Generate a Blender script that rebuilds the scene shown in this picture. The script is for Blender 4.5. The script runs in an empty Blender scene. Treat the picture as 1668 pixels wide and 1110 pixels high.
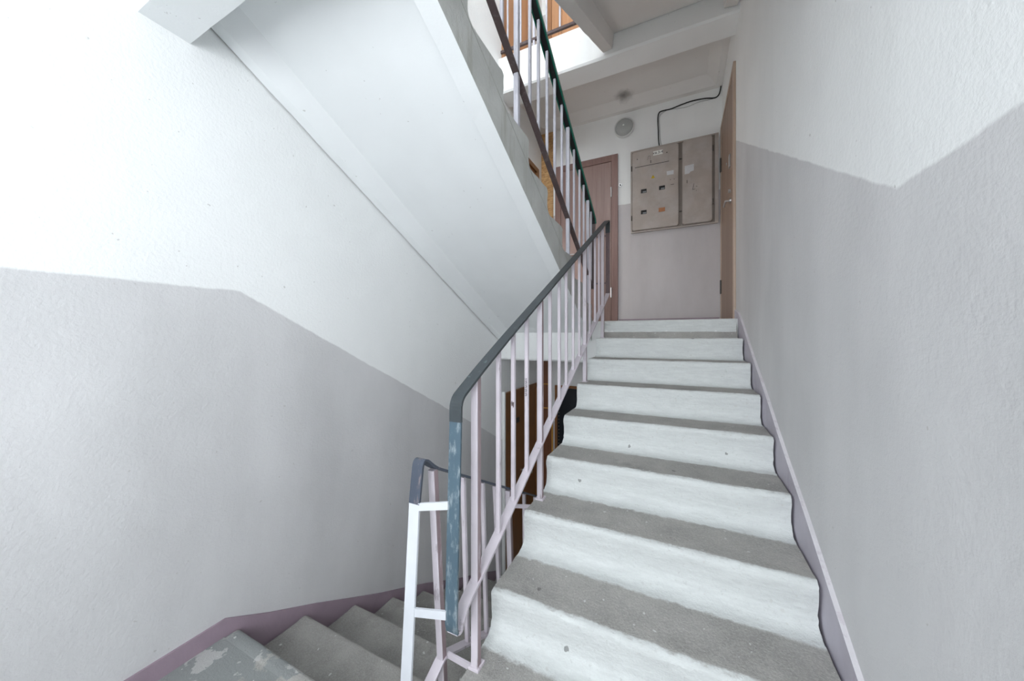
import bpy, bmesh, math, random
from mathutils import Vector, Matrix, noise
random.seed(7)
R = math.radians
C = bpy.context.scene.collection
sc = bpy.context.scene

# ------------------------------------------------------------------ camera
cd = bpy.data.cameras.new('camera'); cam = bpy.data.objects.new('camera', cd); C.objects.link(cam)
cam.location = (0, 0, 0)
cam.rotation_euler = (R(90), 0, R(26))
cd.sensor_width = 36; cd.lens = 36 * 562 / 1668; cd.shift_y = -7 / 1668
cd.clip_start = 0.02; cd.clip_end = 60
sc.camera = cam

# ------------------------------------------------------------------ world, daylight, exposure
w = bpy.data.worlds.new('world'); sc.world = w; w.use_nodes = True
bg = w.node_tree.nodes['Background']; bg.inputs[0].default_value = (0.80, 0.90, 1.0, 1); bg.inputs[1].default_value = 1.6

def window_light(name, x, y, z, sx, sz, power, col=(0.92, 0.96, 1.0)):
    l = bpy.data.lights.new(name, 'AREA'); l.shape = 'RECTANGLE'; l.size = sx; l.size_y = sz
    l.energy = power; l.color = col
    o = bpy.data.objects.new(name, l); C.objects.link(o)
    o.location = (x, y, z); o.rotation_euler = (R(90), 0, 0)      # shines along +Y into the stairwell
    return o
BACK = -1.35
WIN = [(-0.75, 0.30, -0.40, 1.10), (-0.75, 0.30, 2.40, 4.00), (-0.75, 0.30, -2.45, -1.60)]  # last entry: low window added to light the lower landing
POW = [47, 120, 88]
for i, (a, b, c, d) in enumerate(WIN):
    o = window_light('window_daylight', (a + b) / 2, BACK - 0.10, (c + d) / 2, b - a, d - c, POW[i])
# added fill light by the left-wall door, hidden behind the overhead flight
l = bpy.data.lights.new('door_glow', 'AREA'); l.shape = 'RECTANGLE'; l.size = 1.05; l.size_y = 0.62; l.energy = 5.5; l.color = (1.0, 0.97, 0.93)
o = bpy.data.objects.new('door_glow', l); C.objects.link(o)
o.location = (-1.665, 3.80, 0.92); o.rotation_euler = (0, R(-90), 0)        # shines along +X
sc.view_settings.view_transform = 'Standard'
sc.view_settings.look = 'None'
sc.view_settings.gamma = 1.0
sc.view_settings.use_curve_mapping = False
sc.view_settings.exposure = 0.20
sc.cycles.max_bounces = 16
sc.cycles.diffuse_bounces = 10

# ------------------------------------------------------------------ materials
def mat(name):
    m = bpy.data.materials.new(name); m.use_nodes = True
    nt = m.node_tree; b = nt.nodes['Principled BSDF']
    return m, nt, b
def N(nt, t, **kw):
    n = nt.nodes.new(t)
    for k, v in kw.items():
        if k.startswith('i_'):
            n.inputs[k[2:].replace('_', ' ')].default_value = v
        else: setattr(n, k, v)
    return n
def ramp(nt, src, p0, p1, c0=(0, 0, 0, 1), c1=(1, 1, 1, 1)):
    r = nt.nodes.new('ShaderNodeValToRGB')
    r.color_ramp.elements[0].position = p0; r.color_ramp.elements[0].color = c0
    r.color_ramp.elements[1].position = p1; r.color_ramp.elements[1].color = c1
    nt.links.new(src, r.inputs[0]); return r.outputs[0]
def mixc(nt, f, a, b, blend='MIX'):
    m = nt.nodes.new('ShaderNodeMix'); m.data_type = 'RGBA'; m.blend_type = blend
    for s, v in ((m.inputs[0], f), (m.inputs[6], a), (m.inputs[7], b)):
        if isinstance(v, (int, float)): s.default_value = v
        elif isinstance(v, tuple): s.default_value = v if len(v) == 4 else (*v, 1)
        else: nt.links.new(v, s)
    return m.outputs[2]
def math_(nt, op, a, b=None, c=None):
    m = nt.nodes.new('ShaderNodeMath'); m.operation = op
    for i, v in enumerate((a, b, c)):
        if v is None: continue
        if isinstance(v, (int, float)): m.inputs[i].default_value = v
        else: nt.links.new(v, m.inputs[i])
    return m.outputs[0]
def pos(nt):
    return nt.nodes.new('ShaderNodeNewGeometry').outputs['Position']
def nz(nt, scale, detail=4, rough=0.55, vec=None, stretch=None, out='Fac'):
    n = nt.nodes.new('ShaderNodeTexNoise'); n.inputs['Scale'].default_value = scale
    n.inputs['Detail'].default_value = detail; n.inputs['Roughness'].default_value = rough
    v = vec if vec is not None else pos(nt)
    if stretch:
        mp = nt.nodes.new('ShaderNodeMapping'); mp.inputs['Scale'].default_value = stretch
        nt.links.new(v, mp.inputs[0]); v = mp.outputs[0]
    nt.links.new(v, n.inputs['Vector']); return n.outputs[out]
def bump(nt, b, h, strength, dist):
    n = nt.nodes.new('ShaderNodeBump'); n.inputs['Strength'].default_value = strength
    n.inputs['Distance'].default_value = dist; nt.links.new(h, n.inputs['Height'])
    nt.links.new(n.outputs[0], b.inputs['Normal'])

WHITE = (0.895, 0.905, 0.90); DADO = (0.655, 0.65, 0.655); MAUVE = (0.34, 0.26, 0.31)

def plaster(name, lines, rough_bump=0.5, white=WHITE, dado=DADO, streak=0.0, stain=None):
    """lines: list of (y0,z0,y1,z1,below) painted dado bands: paint where z < line(y) and z > line - below."""
    m, nt, b = mat(name)
    P = pos(nt); sep = nt.nodes.new('ShaderNodeSeparateXYZ'); nt.links.new(P, sep.inputs[0])
    y, z = sep.outputs[1], sep.outputs[2]
    wob = math_(nt, 'MULTIPLY', math_(nt, 'SUBTRACT', nz(nt, 9, 3), 0.5), 0.02)
    tot = None
    for (y0, z0, y1, z1, below) in lines:
        t = nt.nodes.new('ShaderNodeMapRange'); t.clamp = True
        for k, v in zip(('From Min', 'From Max', 'To Min', 'To Max'), (y0, y1, z0, z1)):
            t.inputs[k].default_value = v
        nt.links.new(y, t.inputs['Value'])
        d = math_(nt, 'ADD', math_(nt, 'SUBTRACT', t.outputs[0], z), wob)      # >0 below the line
        sm = nt.nodes.new('ShaderNodeMapRange'); sm.inputs['From Min'].default_value = -0.004; sm.inputs['From Max'].default_value = 0.004
        nt.links.new(d, sm.inputs['Value'])
        k = math_(nt, 'MULTIPLY', sm.outputs[0], math_(nt, 'LESS_THAN', d, below))
        tot = k if tot is None else math_(nt, 'MAXIMUM', tot, k)
    big = nz(nt, 1.6, 3)
    wv = mixc(nt, ramp(nt, big, 0.35, 0.7), tuple(c * 0.94 for c in white), white)
    dv = mixc(nt, ramp(nt, nz(nt, 2.3, 5, stretch=(1, 1, 0.45)), 0.3, 0.7), tuple(c * 0.88 for c in dado), tuple(min(1, c * 1.06) for c in dado))
    if streak:
        s = ramp(nt, nz(nt, 9, 4, 0.6, stretch=(1, 1, 0.12)), 0.45, 0.75)
        dv = mixc(nt, math_(nt, 'MULTIPLY', s, streak), dv, (0.66, 0.64, 0.65))
        wv = mixc(nt, math_(nt, 'MULTIPLY', s, streak * .5), wv, (0.70, 0.71, 0.70))
    col = mixc(nt, tot if tot is not None else 0.0, wv, dv)
    sp = ramp(nt, nz(nt, 38, 2), 0.745, 0.765)
    col = mixc(nt, math_(nt, 'MULTIPLY', sp, 0.5), col, (0.42, 0.40, 0.38))
    if stain:
        for (sx, sy, sz, sr, k) in stain:
            vd = nt.nodes.new('ShaderNodeVectorMath'); vd.operation = 'DISTANCE'; nt.links.new(P, vd.inputs[0]); vd.inputs[1].default_value = (sx, sy, sz)
            dd = math_(nt, 'ADD', vd.outputs['Value'], math_(nt, 'MULTIPLY', math_(nt, 'SUBTRACT', nz(nt, 20, 3), 0.5), sr * 0.6))
            f = nt.nodes.new('ShaderNodeMapRange'); f.interpolation_type = 'SMOOTHSTEP'
            for kk, vv in zip(('From Min', 'From Max', 'To Min', 'To Max'), (0, sr, k, 0)): f.inputs[kk].default_value = vv
            nt.links.new(dd, f.inputs['Value']); col = mixc(nt, f.outputs[0], col, (0.10, 0.09, 0.08))
    nt.links.new(col, b.inputs['Base Color'])
    b.inputs['Roughness'].default_value = 0.62
    b.inputs['Specular IOR Level'].default_value = 0.3
    h = math_(nt, 'ADD', nz(nt, 75, 4, 0.6), math_(nt, 'MULTIPLY', nz(nt, 14, 3), 0.5))
    bump(nt, b, h, rough_bump * 1.05, 0.0045)
    return m

M = {}
S = 0.5228                          # pitch of the flights
M['wall_left'] = plaster('wall_left_paint', [(0.83, 0.195, 3.30, -1.12, 9), (0.83, 3.10, 3.25, 1.64, 1.62)])
M['wall_right'] = plaster('wall_right_paint', [(1.034, 0.318, 3.42, 1.64, 9), (1.0, 3.10, 3.3, 4.42, 1.5)], 0.32, streak=0.25)
M['wall_far'] = plaster('wall_far_paint', [(0, -1.16, 9, -1.16, 9), (0, 1.64, 9, 1.64, 1.5), (0, 4.43, 9, 4.43, 1.5)], 0.25,
                        dado=(0.58, 0.55, 0.555), streak=0.2)
M['wall_back'] = plaster('wall_back_paint', [(0, 0.25, 9, 0.25, 9)], 0.3)
M['white'] = plaster('whitewash', [], 0.22)
M['soffit'] = plaster('soffit_whitewash', [], 0.12, white=(0.87, 0.89, 0.895))
M['ceiling'] = plaster('ceiling_whitewash', [], 0.15, white=(0.78, 0.76, 0.74), stain=[(-0.60, 4.25, 2.855, 0.13, 0.75)])

def concrete(name, paint=True, base=(0.385, 0.375, 0.355), patches=False, painted=(0.76, 0.785, 0.775)):
    m, nt, b = mat(name)
    c = mixc(nt, ramp(nt, nz(nt, 5, 6, 0.65), 0.3, 0.75), tuple(v * 0.80 for v in base), tuple(v * 1.25 for v in base))
    c = mixc(nt, math_(nt, 'MULTIPLY', ramp(nt, nz(nt, 160, 3, 0.7), 0.45, 0.7), 0.35), c, tuple(v * 1.7 for v in base))
    st = ramp(nt, nz(nt, 7, 2), 0.66, 0.76)
    c = mixc(nt, math_(nt, 'MULTIPLY', st, 0.45), c, tuple(v * 0.45 for v in base))
    if patches:
        p = ramp(nt, nz(nt, 4.2, 6, 0.62), 0.46, 0.48)
        c = mixc(nt, p, c, (0.30, 0.315, 0.31))
        p2 = ramp(nt, nz(nt, 6.5, 5, 0.6), 0.56, 0.575)
        c = mixc(nt, p2, c, (0.50, 0.50, 0.49))
    if paint:
        a = nt.nodes.new('ShaderNodeAttribute'); a.attribute_name = 'paint'
        n1 = math_(nt, 'SUBTRACT', nz(nt, 24, 6, 0.7), 0.5)
        v = math_(nt, 'ADD', a.outputs['Fac'], math_(nt, 'MULTIPLY', n1, 0.55))
        f = ramp(nt, v, 0.40, 0.56)
        worn = ramp(nt, nz(nt, 26, 8, 0.8, stretch=(0.35, 1, 2.2)), 0.36, 0.62)
        pc = mixc(nt, worn, tuple(q * 0.86 for q in painted), painted)
        grime = ramp(nt, nz(nt, 70, 4, 0.7), 0.60, 0.72)
        pc = mixc(nt, math_(nt, 'MULTIPLY', grime, 0.35), pc, (0.40, 0.40, 0.38))
        c = mixc(nt, f, c, pc)
    # paint flecks
    vo = nt.nodes.new('ShaderNodeTexVoronoi'); vo.inputs['Scale'].default_value = 34; vo.inputs['Randomness'].default_value = 1
    wv = nt.nodes.new('ShaderNodeVectorMath'); wv.operation = 'ADD'
    nt.links.new(pos(nt), wv.inputs[0])
    sc_ = nt.nodes.new('ShaderNodeVectorMath'); sc_.operation = 'SCALE'; sc_.inputs['Scale'].default_value = 0.02
    nt.links.new(nz(nt, 40, 2, out='Color'), sc_.inputs[0]); nt.links.new(sc_.outputs[0], wv.inputs[1])
    nt.links.new(wv.outputs[0], vo.inputs['Vector'])
    rnd = nt.nodes.new('ShaderNodeSeparateColor'); nt.links.new(vo.outputs['Color'], rnd.inputs[0])
    size = math_(nt, 'MULTIPLY', math_(nt, 'GREATER_THAN', rnd.outputs[0], 0.55), math_(nt, 'MULTIPLY', rnd.outputs[1], 0.20))
    fl = math_(nt, 'LESS_THAN', vo.outputs['Distance'], size)
    c = mixc(nt, math_(nt, 'MULTIPLY', fl, 0.8), c, (0.66, 0.67, 0.65))
    vo2 = nt.nodes.new('ShaderNodeTexVoronoi'); vo2.inputs['Scale'].default_value = 9
    nt.links.new(wv.outputs[0], vo2.inputs['Vector'])
    r2 = nt.nodes.new('ShaderNodeSeparateColor'); nt.links.new(vo2.outputs['Color'], r2.inputs[0])
    s2 = math_(nt, 'MULTIPLY', math_(nt, 'GREATER_THAN', r2.outputs[0], 0.80), 0.085)
    c = mixc(nt, math_(nt, 'MULTIPLY', math_(nt, 'LESS_THAN', vo2.outputs['Distance'], s2), 0.6), c, (0.09, 0.085, 0.08))
    nt.links.new(c, b.inputs['Base Color'])
    b.inputs['Roughness'].default_value = 0.78
    b.inputs['Specular IOR Level'].default_value = 0.25
    h = math_(nt, 'ADD', nz(nt, 90, 6, 0.7), math_(nt, 'MULTIPLY', nz(nt, 12, 4), 1.2))
    bump(nt, b, h, 0.8, 0.007)
    return m
M['step'] = concrete('painted_concrete_step')
M['step_dark'] = concrete('worn_grey_concrete_step', paint=True, base=(0.33, 0.32, 0.30), painted=(0.40, 0.385, 0.36))
M['landing'] = concrete('patched_paint_landing', paint=False, patches=True)
M['concrete_side'] = None

def side_concrete():
    m, nt, b = mat('bare_grey_concrete_side')
    c = mixc(nt, ramp(nt, nz(nt, 4, 5), 0.3, 0.7), (0.50, 0.51, 0.49), (0.64, 0.65, 0.63))
    s = ramp(nt, nz(nt, 14, 5, 0.65, stretch=(1, 1, 0.10)), 0.56, 0.72)
    c = mixc(nt, math_(nt, 'MULTIPLY', s, 0.55), c, (0.33, 0.32, 0.26))
    nt.links.new(c, b.inputs['Base Color']); b.inputs['Roughness'].default_value = 0.85
    b.inputs['Specular IOR Level'].default_value = 0.2
    bump(nt, b, nz(nt, 40, 5, 0.7), 0.5, 0.006)
    return m
M['concrete_side'] = side_concrete()

def painted(name, col, worn=None, amt=0.3, scale=30, rough=0.4, stretch=(1, 1, 0.25), metal=0.0, b_=0.15, lo=0.55, hi=0.62):
    m, nt, b = mat(name)
    c = mixc(nt, ramp(nt, nz(nt, 6, 3), 0.3, 0.7), tuple(v * 0.9 for v in col), tuple(min(1, v * 1.06) for v in col))
    if worn:
        f = ramp(nt, nz(nt, scale, 6, 0.7, stretch=stretch), lo, hi)
        c = mixc(nt, math_(nt, 'MULTIPLY', f, amt), c, worn)
    nt.links.new(c, b.inputs['Base Color']); b.inputs['Roughness'].default_value = rough
    b.inputs['Metallic'].default_value = metal
    b.inputs['Specular IOR Level'].default_value = 0.4
    bump(nt, b, nz(nt, 60, 4, 0.6, stretch=stretch), b_, 0.002)
    return m
M['lilac'] = painted('lilac_painted_steel', (0.66, 0.605, 0.655), (0.16, 0.12, 0.13), 0.45, 26, 0.45, lo=0.62, hi=0.68)
M['post_side'] = painted('worn_mauve_post_face', (0.34, 0.255, 0.27), (0.60, 0.55, 0.60), 0.6, 22, 0.45, lo=0.60, hi=0.66)  # darker mauve for the +X faces of the big posts
M['lavender'] = painted('pale_lavender_painted_steel', (0.56, 0.56, 0.62), (0.33, 0.33, 0.37), 0.5, 18, 0.4)
M['slate'] = painted('slate_painted_handrail', (0.048, 0.058, 0.064), (0.20, 0.27, 0.29), 0.5, 40, 0.42, lo=0.60, hi=0.70)
M['blue_worn'] = painted('worn_blue_painted_strip', (0.075, 0.12, 0.155), (0.42, 0.48, 0.50), 0.6, 60, 0.5, (1, 1, 0.3), lo=0.5, hi=0.68)
M['dark_blue'] = painted('dark_blue_painted_strip', (0.07, 0.085, 0.115), (0.35, 0.27, 0.26), 0.6, 30, 0.45, lo=0.60, hi=0.68)
M['white_metal'] = painted('white_painted_steel', (0.66, 0.68, 0.72), (0.12, 0.12, 0.13), 0.6, 40, 0.4, lo=0.68, hi=0.72)
M['brown_bar'] = painted('brown_painted_steel', (0.095, 0.068, 0.068), (0.20, 0.17, 0.17), 0.4, 30, 0.5)
M['brown_metal'] = painted('brown_lilac_end_bar', (0.15, 0.105, 0.11), (0.07, 0.05, 0.05), 0.5, 30, 0.5)
M['green'] = painted('green_handrail_cover', (0.0, 0.13, 0.085), None, rough=0.3)
M['black'] = painted('black_handrail_core', (0.008, 0.009, 0.010), (0.3, 0.3, 0.32), 0.6, 60, 0.4, lo=0.70, hi=0.74)
M['mauve'] = painted('mauve_painted_skirting', MAUVE, (0.30, 0.24, 0.28), 0.5, 14, 0.6, (1, 1, 0.6), b_=0.5, lo=0.5, hi=0.7)
M['lilac_skirt'] = painted('lilac_grey_skirting', (0.50, 0.47, 0.53), (0.42, 0.37, 0.45), 0.6, 8, 0.6, (1, 1, 0.4), b_=0.3)
M['pale_skirt'] = painted('pale_skirting_edge', (0.66, 0.64, 0.67), (0.50, 0.45, 0.50), 0.5, 30, 0.6, (1, 1, 1), b_=0.5)
M['cabinet'] = painted('beige_painted_steel_cabinet', (0.43, 0.375, 0.335), (0.60, 0.60, 0.61), 0.40, 4, 0.30, (1, 1, 1), lo=0.45, hi=0.75)
M['cabinet_dark'] = painted('cabinet_frame_steel', (0.24, 0.205, 0.18), None, rough=0.5)
M['steel'] = painted('brushed_steel', (0.62, 0.62, 0.63), None, rough=0.28, metal=0.9)
M['dark'] = painted('dark_opening', (0.012, 0.013, 0.014), None, rough=0.35)
M['iron'] = painted('dark_iron', (0.06, 0.055, 0.05), None, rough=0.5)
M['paper'] = painted('paper_sticker', (0.66, 0.67, 0.68), (0.25, 0.26, 0.28), 0.5, 160, 0.6, (1, 1, 3), lo=0.50, hi=0.6)
M['meter_face'] = painted('grey_meter_face', (0.22, 0.23, 0.24), None, rough=0.4)
M['white_tag'] = painted('white_tag', (0.80, 0.80, 0.76), None, rough=0.5)
M['ink'] = painted('black_ink', (0.015, 0.015, 0.017), None, rough=0.5)
M['yellow'] = painted('yellow_sticker', (0.82, 0.58, 0.03), None, rough=0.4)
M['orange_sticker'] = painted('orange_card', (0.42, 0.17, 0.07), (0.55, 0.40, 0.25), 0.5, 120, 0.5, (1, 1, 3))
M['cable'] = painted('black_cable', (0.012, 0.012, 0.013), None, rough=0.4)
M['thin_cable'] = painted('grey_thin_wire', (0.42, 0.43, 0.43), None, rough=0.5)
M['lamp_base'] = painted('white_lamp_base', (0.72, 0.73, 0.72), None, rough=0.35)
M['leather'] = painted('black_leatherette', (0.010, 0.014, 0.020), (0.02, 0.026, 0.034), 0.6, 9, 0.38, (1, 1, 0.5))
M['brass'] = painted('brass_studs', (0.75, 0.65, 0.42), None, rough=0.3, metal=0.8)
M['yellow_trim'] = painted('yellow_trim', (0.62, 0.30, 0.05), None, rough=0.4)
M['pvc'] = painted('white_window_frame', (0.8, 0.8, 0.8), None, rough=0.3)

def wood(name, c0, c1, axis='z', rough=0.4, coat=0.0, scale=7):
    m, nt, b = mat(name)
    st = (1, 1, 0.06) if axis == 'z' else (0.06, 1, 1)
    f = ramp(nt, nz(nt, scale * 4, 6, 0.6, stretch=st), 0.3, 0.72)
    f2 = ramp(nt, nz(nt, scale, 3, 0.5, stretch=st), 0.3, 0.7)
    c = mixc(nt, f, c0, c1); c = mixc(nt, math_(nt, 'MULTIPLY', f2, 0.45), c, tuple(v * 0.72 for v in c0))
    nt.links.new(c, b.inputs['Base Color']); b.inputs['Roughness'].default_value = rough
    b.inputs['Coat Weight'].default_value = coat; b.inputs['Coat Roughness'].default_value = 0.25
    bump(nt, b, nz(nt, 50, 4, 0.6, stretch=st), 0.12, 0.002)
    return m
M['wood_mid'] = wood('pinkish_brown_laminate', (0.25, 0.155, 0.135), (0.36, 0.245, 0.215), rough=0.38, coat=0.3)
M['wood_frame'] = wood('reddish_brown_frame', (0.21, 0.12, 0.10), (0.31, 0.19, 0.165), rough=0.4)
M['wood_right'] = wood('brown_leaf_right', (0.30, 0.205, 0.15), (0.37, 0.265, 0.20), rough=0.5)
M['wood_light'] = wood('light_wood_edge', (0.46, 0.34, 0.26), (0.58, 0.45, 0.36), rough=0.45)
M['wood_low'] = wood('dark_orange_veneer', (0.22, 0.095, 0.032), (0.34, 0.155, 0.055), rough=0.4)
M['wood_panel'] = wood('reddish_brown_panel', (0.19, 0.075, 0.035), (0.25, 0.10, 0.05), rough=0.45)
M['wood_up'] = wood('orange_brown_veneer', (0.58, 0.30, 0.15), (0.70, 0.40, 0.22), rough=0.45)
M['wood_up_dark'] = wood('orange_brown_moulding', (0.42, 0.21, 0.10), (0.52, 0.28, 0.15), rough=0.45)

def osb():
    m, nt, b = mat('strand_board')
    P = pos(nt)
    v = nt.nodes.new('ShaderNodeTexVoronoi'); v.inputs['Scale'].default_value = 26
    mp = nt.nodes.new('ShaderNodeMapping'); mp.inputs['Scale'].default_value = (1.0, 1, 2.6); mp.inputs['Rotation'].default_value = (0, 0.6, 0)
    nt.links.new(P, mp.inputs[0]); nt.links.new(mp.outputs[0], v.inputs['Vector'])
    s = nt.nodes.new('ShaderNodeSeparateColor'); nt.links.new(v.outputs['Color'], s.inputs[0])
    c = mixc(nt, s.outputs[0], (0.30, 0.15, 0.05), (0.66, 0.42, 0.20))
    c = mixc(nt, ramp(nt, nz(nt, 90, 5, 0.7), 0.4, 0.65), c, (0.52, 0.30, 0.12))
    nt.links.new(c, b.inputs['Base Color']); b.inputs['Roughness'].default_value = 0.6
    bump(nt, b, s.outputs[0], 0.4, 0.003)
    return m
M['osb'] = osb()

def glass_mat():
    m, nt, b = mat('frosted_lamp_glass')
    b.inputs['Base Color'].default_value = (0.80, 0.82, 0.81, 1); b.inputs['Roughness'].default_value = 0.06
    b.inputs['Transmission Weight'].default_value = 0.6; b.inputs['IOR'].default_value = 1.45
    bump(nt, b, nz(nt, 40, 2), 0.05, 0.002)
    return m
M['lamp_glass'] = glass_mat()
def pane_mat():
    m, nt, b = mat('window_pane_glass')
    out = nt.nodes['Material Output']
    t = nt.nodes.new('ShaderNodeBsdfTransparent'); g = nt.nodes.new('ShaderNodeBsdfGlossy'); g.inputs['Roughness'].default_value = 0.02
    mx = nt.nodes.new('ShaderNodeMixShader'); mx.inputs[0].default_value = 0.06
    nt.links.new(t.outputs[0], mx.inputs[1]); nt.links.new(g.outputs[0], mx.inputs[2]); nt.links.new(mx.outputs[0], out.inputs[0])
    return m
M['pane'] = pane_mat()

# ------------------------------------------------------------------ mesh helpers
def link(name, bm, mats, parent=None, smooth=False):
    me = bpy.data.meshes.new(name)
    bmesh.ops.recalc_face_normals(bm, faces=bm.faces)
    bm.to_mesh(me); bm.free()
    for m_ in (mats if isinstance(mats, (list, tuple)) else [mats]): me.materials.append(m_)
    if smooth:
        for p in me.polygons: p.use_smooth = True
        me.set_sharp_from_angle(angle=R(42))
    o = bpy.data.objects.new(name, me); C.objects.link(o)
    if parent: o.parent = parent
    return o
def thing(name, label, cat, loc=(0, 0, 0), group=None, kind=None):
    o = bpy.data.objects.new(name, None); C.objects.link(o); o.location = loc; o.empty_display_size = 0.1
    tag(o, label, cat, group, kind); return o
def tag(o, label=None, cat=None, group=None, kind=None):
    if label: o['label'] = label
    if cat: o['category'] = cat
    if group: o['group'] = group
    if kind: o['kind'] = kind
    return o
def part(name, bm, m, parent, label=None, smooth=False):
    """world-space mesh parented to a thing"""
    o = link(name, bm, m, parent, smooth)
    par = parent; off = Vector((0, 0, 0))
    while par: off += par.location; par = par.parent
    o.data.transform(Matrix.Translation(-off))
    if label: o['label'] = label
    return o
def box(bm, x0, x1, y0, y1, z0, z1, bev=0.0, mi=0):
    v = [bm.verts.new((x, y, z)) for x in (x0, x1) for y in (y0, y1) for z in (z0, z1)]
    fs = [(0, 1, 3, 2), (4, 6, 7, 5), (0, 4, 5, 1), (2, 3, 7, 6), (0, 2, 6, 4), (1, 5, 7, 3)]
    nf = [bm.faces.new([v[i] for i in f]) for f in fs]
    for f in nf: f.material_index = mi
    if bev:
        es = list({e for f in nf for e in f.edges})
        bmesh.ops.bevel(bm, geom=es, offset=bev, segments=2, affect='EDGES', profile=0.6)
    return bm
def bx(*a, **k): return box(bmesh.new(), *a, **k)
def cyl(bm, p, q, r, n=12, r2=None):
    p, q = Vector(p), Vector(q); d = (q - p).normalized()
    a = d.orthogonal().normalized(); b = d.cross(a); r2 = r if r2 is None else r2
    A = [bm.verts.new(p + (a * math.cos(t) + b * math.sin(t)) * r) for t in [2 * math.pi * i / n for i in range(n)]]
    B = [bm.verts.new(q + (a * math.cos(t) + b * math.sin(t)) * r2) for t in [2 * math.pi * i / n for i in range(n)]]
    bm.faces.new(A[::-1]); bm.faces.new(B)
    for i in range(n): bm.faces.new((A[i], A[(i + 1) % n], B[(i + 1) % n], B[i]))
    return bm
def prism_x(bm, pts, x0, x1, mi=0):
    """extrude a YZ polygon along X"""
    A = [bm.verts.new((x0, y, z)) for y, z in pts]; B = [bm.verts.new((x1, y, z)) for y, z in pts]
    n = len(pts); fs = [bm.faces.new(A), bm.faces.new(B[::-1])]
    for i in range(n): fs.append(bm.faces.new((A[i], B[i], B[(i + 1) % n], A[(i + 1) % n])))
    for f in fs: f.material_index = mi
    return bm
def prism_y(bm, pts, y0, y1, mi=0):
    A = [bm.verts.new((x, y0, z)) for x, z in pts]; B = [bm.verts.new((x, y1, z)) for x, z in pts]
    n = len(pts); fs = [bm.faces.new(A), bm.faces.new(B[::-1])]
    for i in range(n): fs.append(bm.faces.new((A[i], B[i], B[(i + 1) % n], A[(i + 1) % n])))
    for f in fs: f.material_index = mi
    return bm
def post(bm, p, q, s):
    """square bar from p to q, side s, axis aligned section"""
    (x0, y0, z0), (x1, y1, z1) = p, q; h = s / 2
    A = [bm.verts.new((x0 + a, y0 + b, z0)) for a, b in ((-h, -h), (h, -h), (h, h), (-h, h))]
    B = [bm.verts.new((x1 + a, y1 + b, z1)) for a, b in ((-h, -h), (h, -h), (h, h), (-h, h))]
    bm.faces.new(A[::-1]); bm.faces.new(B)
    for i in range(4): bm.faces.new((A[i], A[(i + 1) % 4], B[(i + 1) % 4], B[i]))
    es = [e for e in bm.edges if abs(abs((e.verts[0].co - e.verts[1].co).normalized().z) - 1) < 0.02 or (e.verts[0].co - e.verts[1].co).length > s * 2]
    bmesh.ops.bevel(bm, geom=es, offset=s * 0.10, segments=1, affect='EDGES')
    return bm
def fillet(pts, r, n=6):
    out = [Vector(pts[0])]
    for i in range(1, len(pts) - 1):
        p, a, b = Vector(pts[i]), Vector(pts[i - 1]), Vector(pts[i + 1])
        rr = r[i] if isinstance(r, dict) and i in r else (r if not isinstance(r, dict) else 0.03)
        da, db = (a - p), (b - p); l = min(rr, da.length * 0.45, db.length * 0.45)
        s, e = p + da.normalized() * l, p + db.normalized() * l
        for k in range(n + 1):
            t = k / n; out.append(s * (1 - t) ** 2 + p * 2 * t * (1 - t) + e * t ** 2)
    out.append(Vector(pts[-1])); return out
def sweep(path, X, wd, th, bm=None, dx=0.0):
    """flat bar swept along a YZ path; wide along X, thin across the path"""
    bm = bm or bmesh.new(); n = len(path); rings = []
    for i, p in enumerate(path):
        t = (path[min(i + 1, n - 1)] - path[max(i - 1, 0)]).normalized(); nr = Vector((-t.y, t.x))
        c = []
        for sx, sn in ((-1, -1), (1, -1), (1, 1), (-1, 1)):
            q = p + nr * sn * th / 2
            c.append(bm.verts.new((X + dx * i / n + sx * wd / 2, q.x, q.y)))
        rings.append(c)
    bm.faces.new(rings[0][::-1]); bm.faces.new(rings[-1])
    for a, b in zip(rings, rings[1:]):
        for k in range(4): bm.faces.new((a[k], a[(k + 1) % 4], b[(k + 1) % 4], b[k]))
    return bm
def tube(pts, r, n=8):
    cu = bpy.data.curves.new('t', 'CURVE'); cu.dimensions = '3D'; cu.bevel_depth = r; cu.bevel_resolution = 2; cu.use_fill_caps = True
    sp = cu.splines.new('POLY'); sp.points.add(len(pts) - 1)
    for i, p in enumerate(pts): sp.points[i].co = (*p, 1)
    o = bpy.data.objects.new('t', cu); me = bpy.data.meshes.new_from_object(o)
    bm = bmesh.new(); bm.from_mesh(me); bpy.data.objects.remove(o); bpy.data.meshes.remove(me); bpy.data.curves.remove(cu)
    return bm
def smooth_path(pts, n=6):
    out = []
    P = [Vector(p) for p in pts]
    for i in range(len(P) - 1):
        a = P[max(i - 1, 0)]; b = P[i]; c = P[i + 1]; d = P[min(i + 2, len(P) - 1)]
        for k in range(n):
            t = k / n
            out.append(0.5 * ((2 * b) + (c - a) * t + (2 * a - 5 * b + 4 * c - d) * t * t + (3 * b - a - 3 * c + d) * t ** 3))
    out.append(P[-1]); return out
def text_mesh(body, size, font_depth=0.0006):
    cu = bpy.data.curves.new('txt', 'FONT'); cu.body = body; cu.size = size; cu.extrude = font_depth; cu.align_x = 'CENTER'; cu.align_y = 'CENTER'
    o = bpy.data.objects.new('txt', cu); C.objects.link(o)
    me = bpy.data.meshes.new_from_object(o.evaluated_get(bpy.context.evaluated_depsgraph_get()))
    bm = bmesh.new(); bm.from_mesh(me); bpy.data.objects.remove(o); bpy.data.meshes.remove(me)
    return bm

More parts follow.
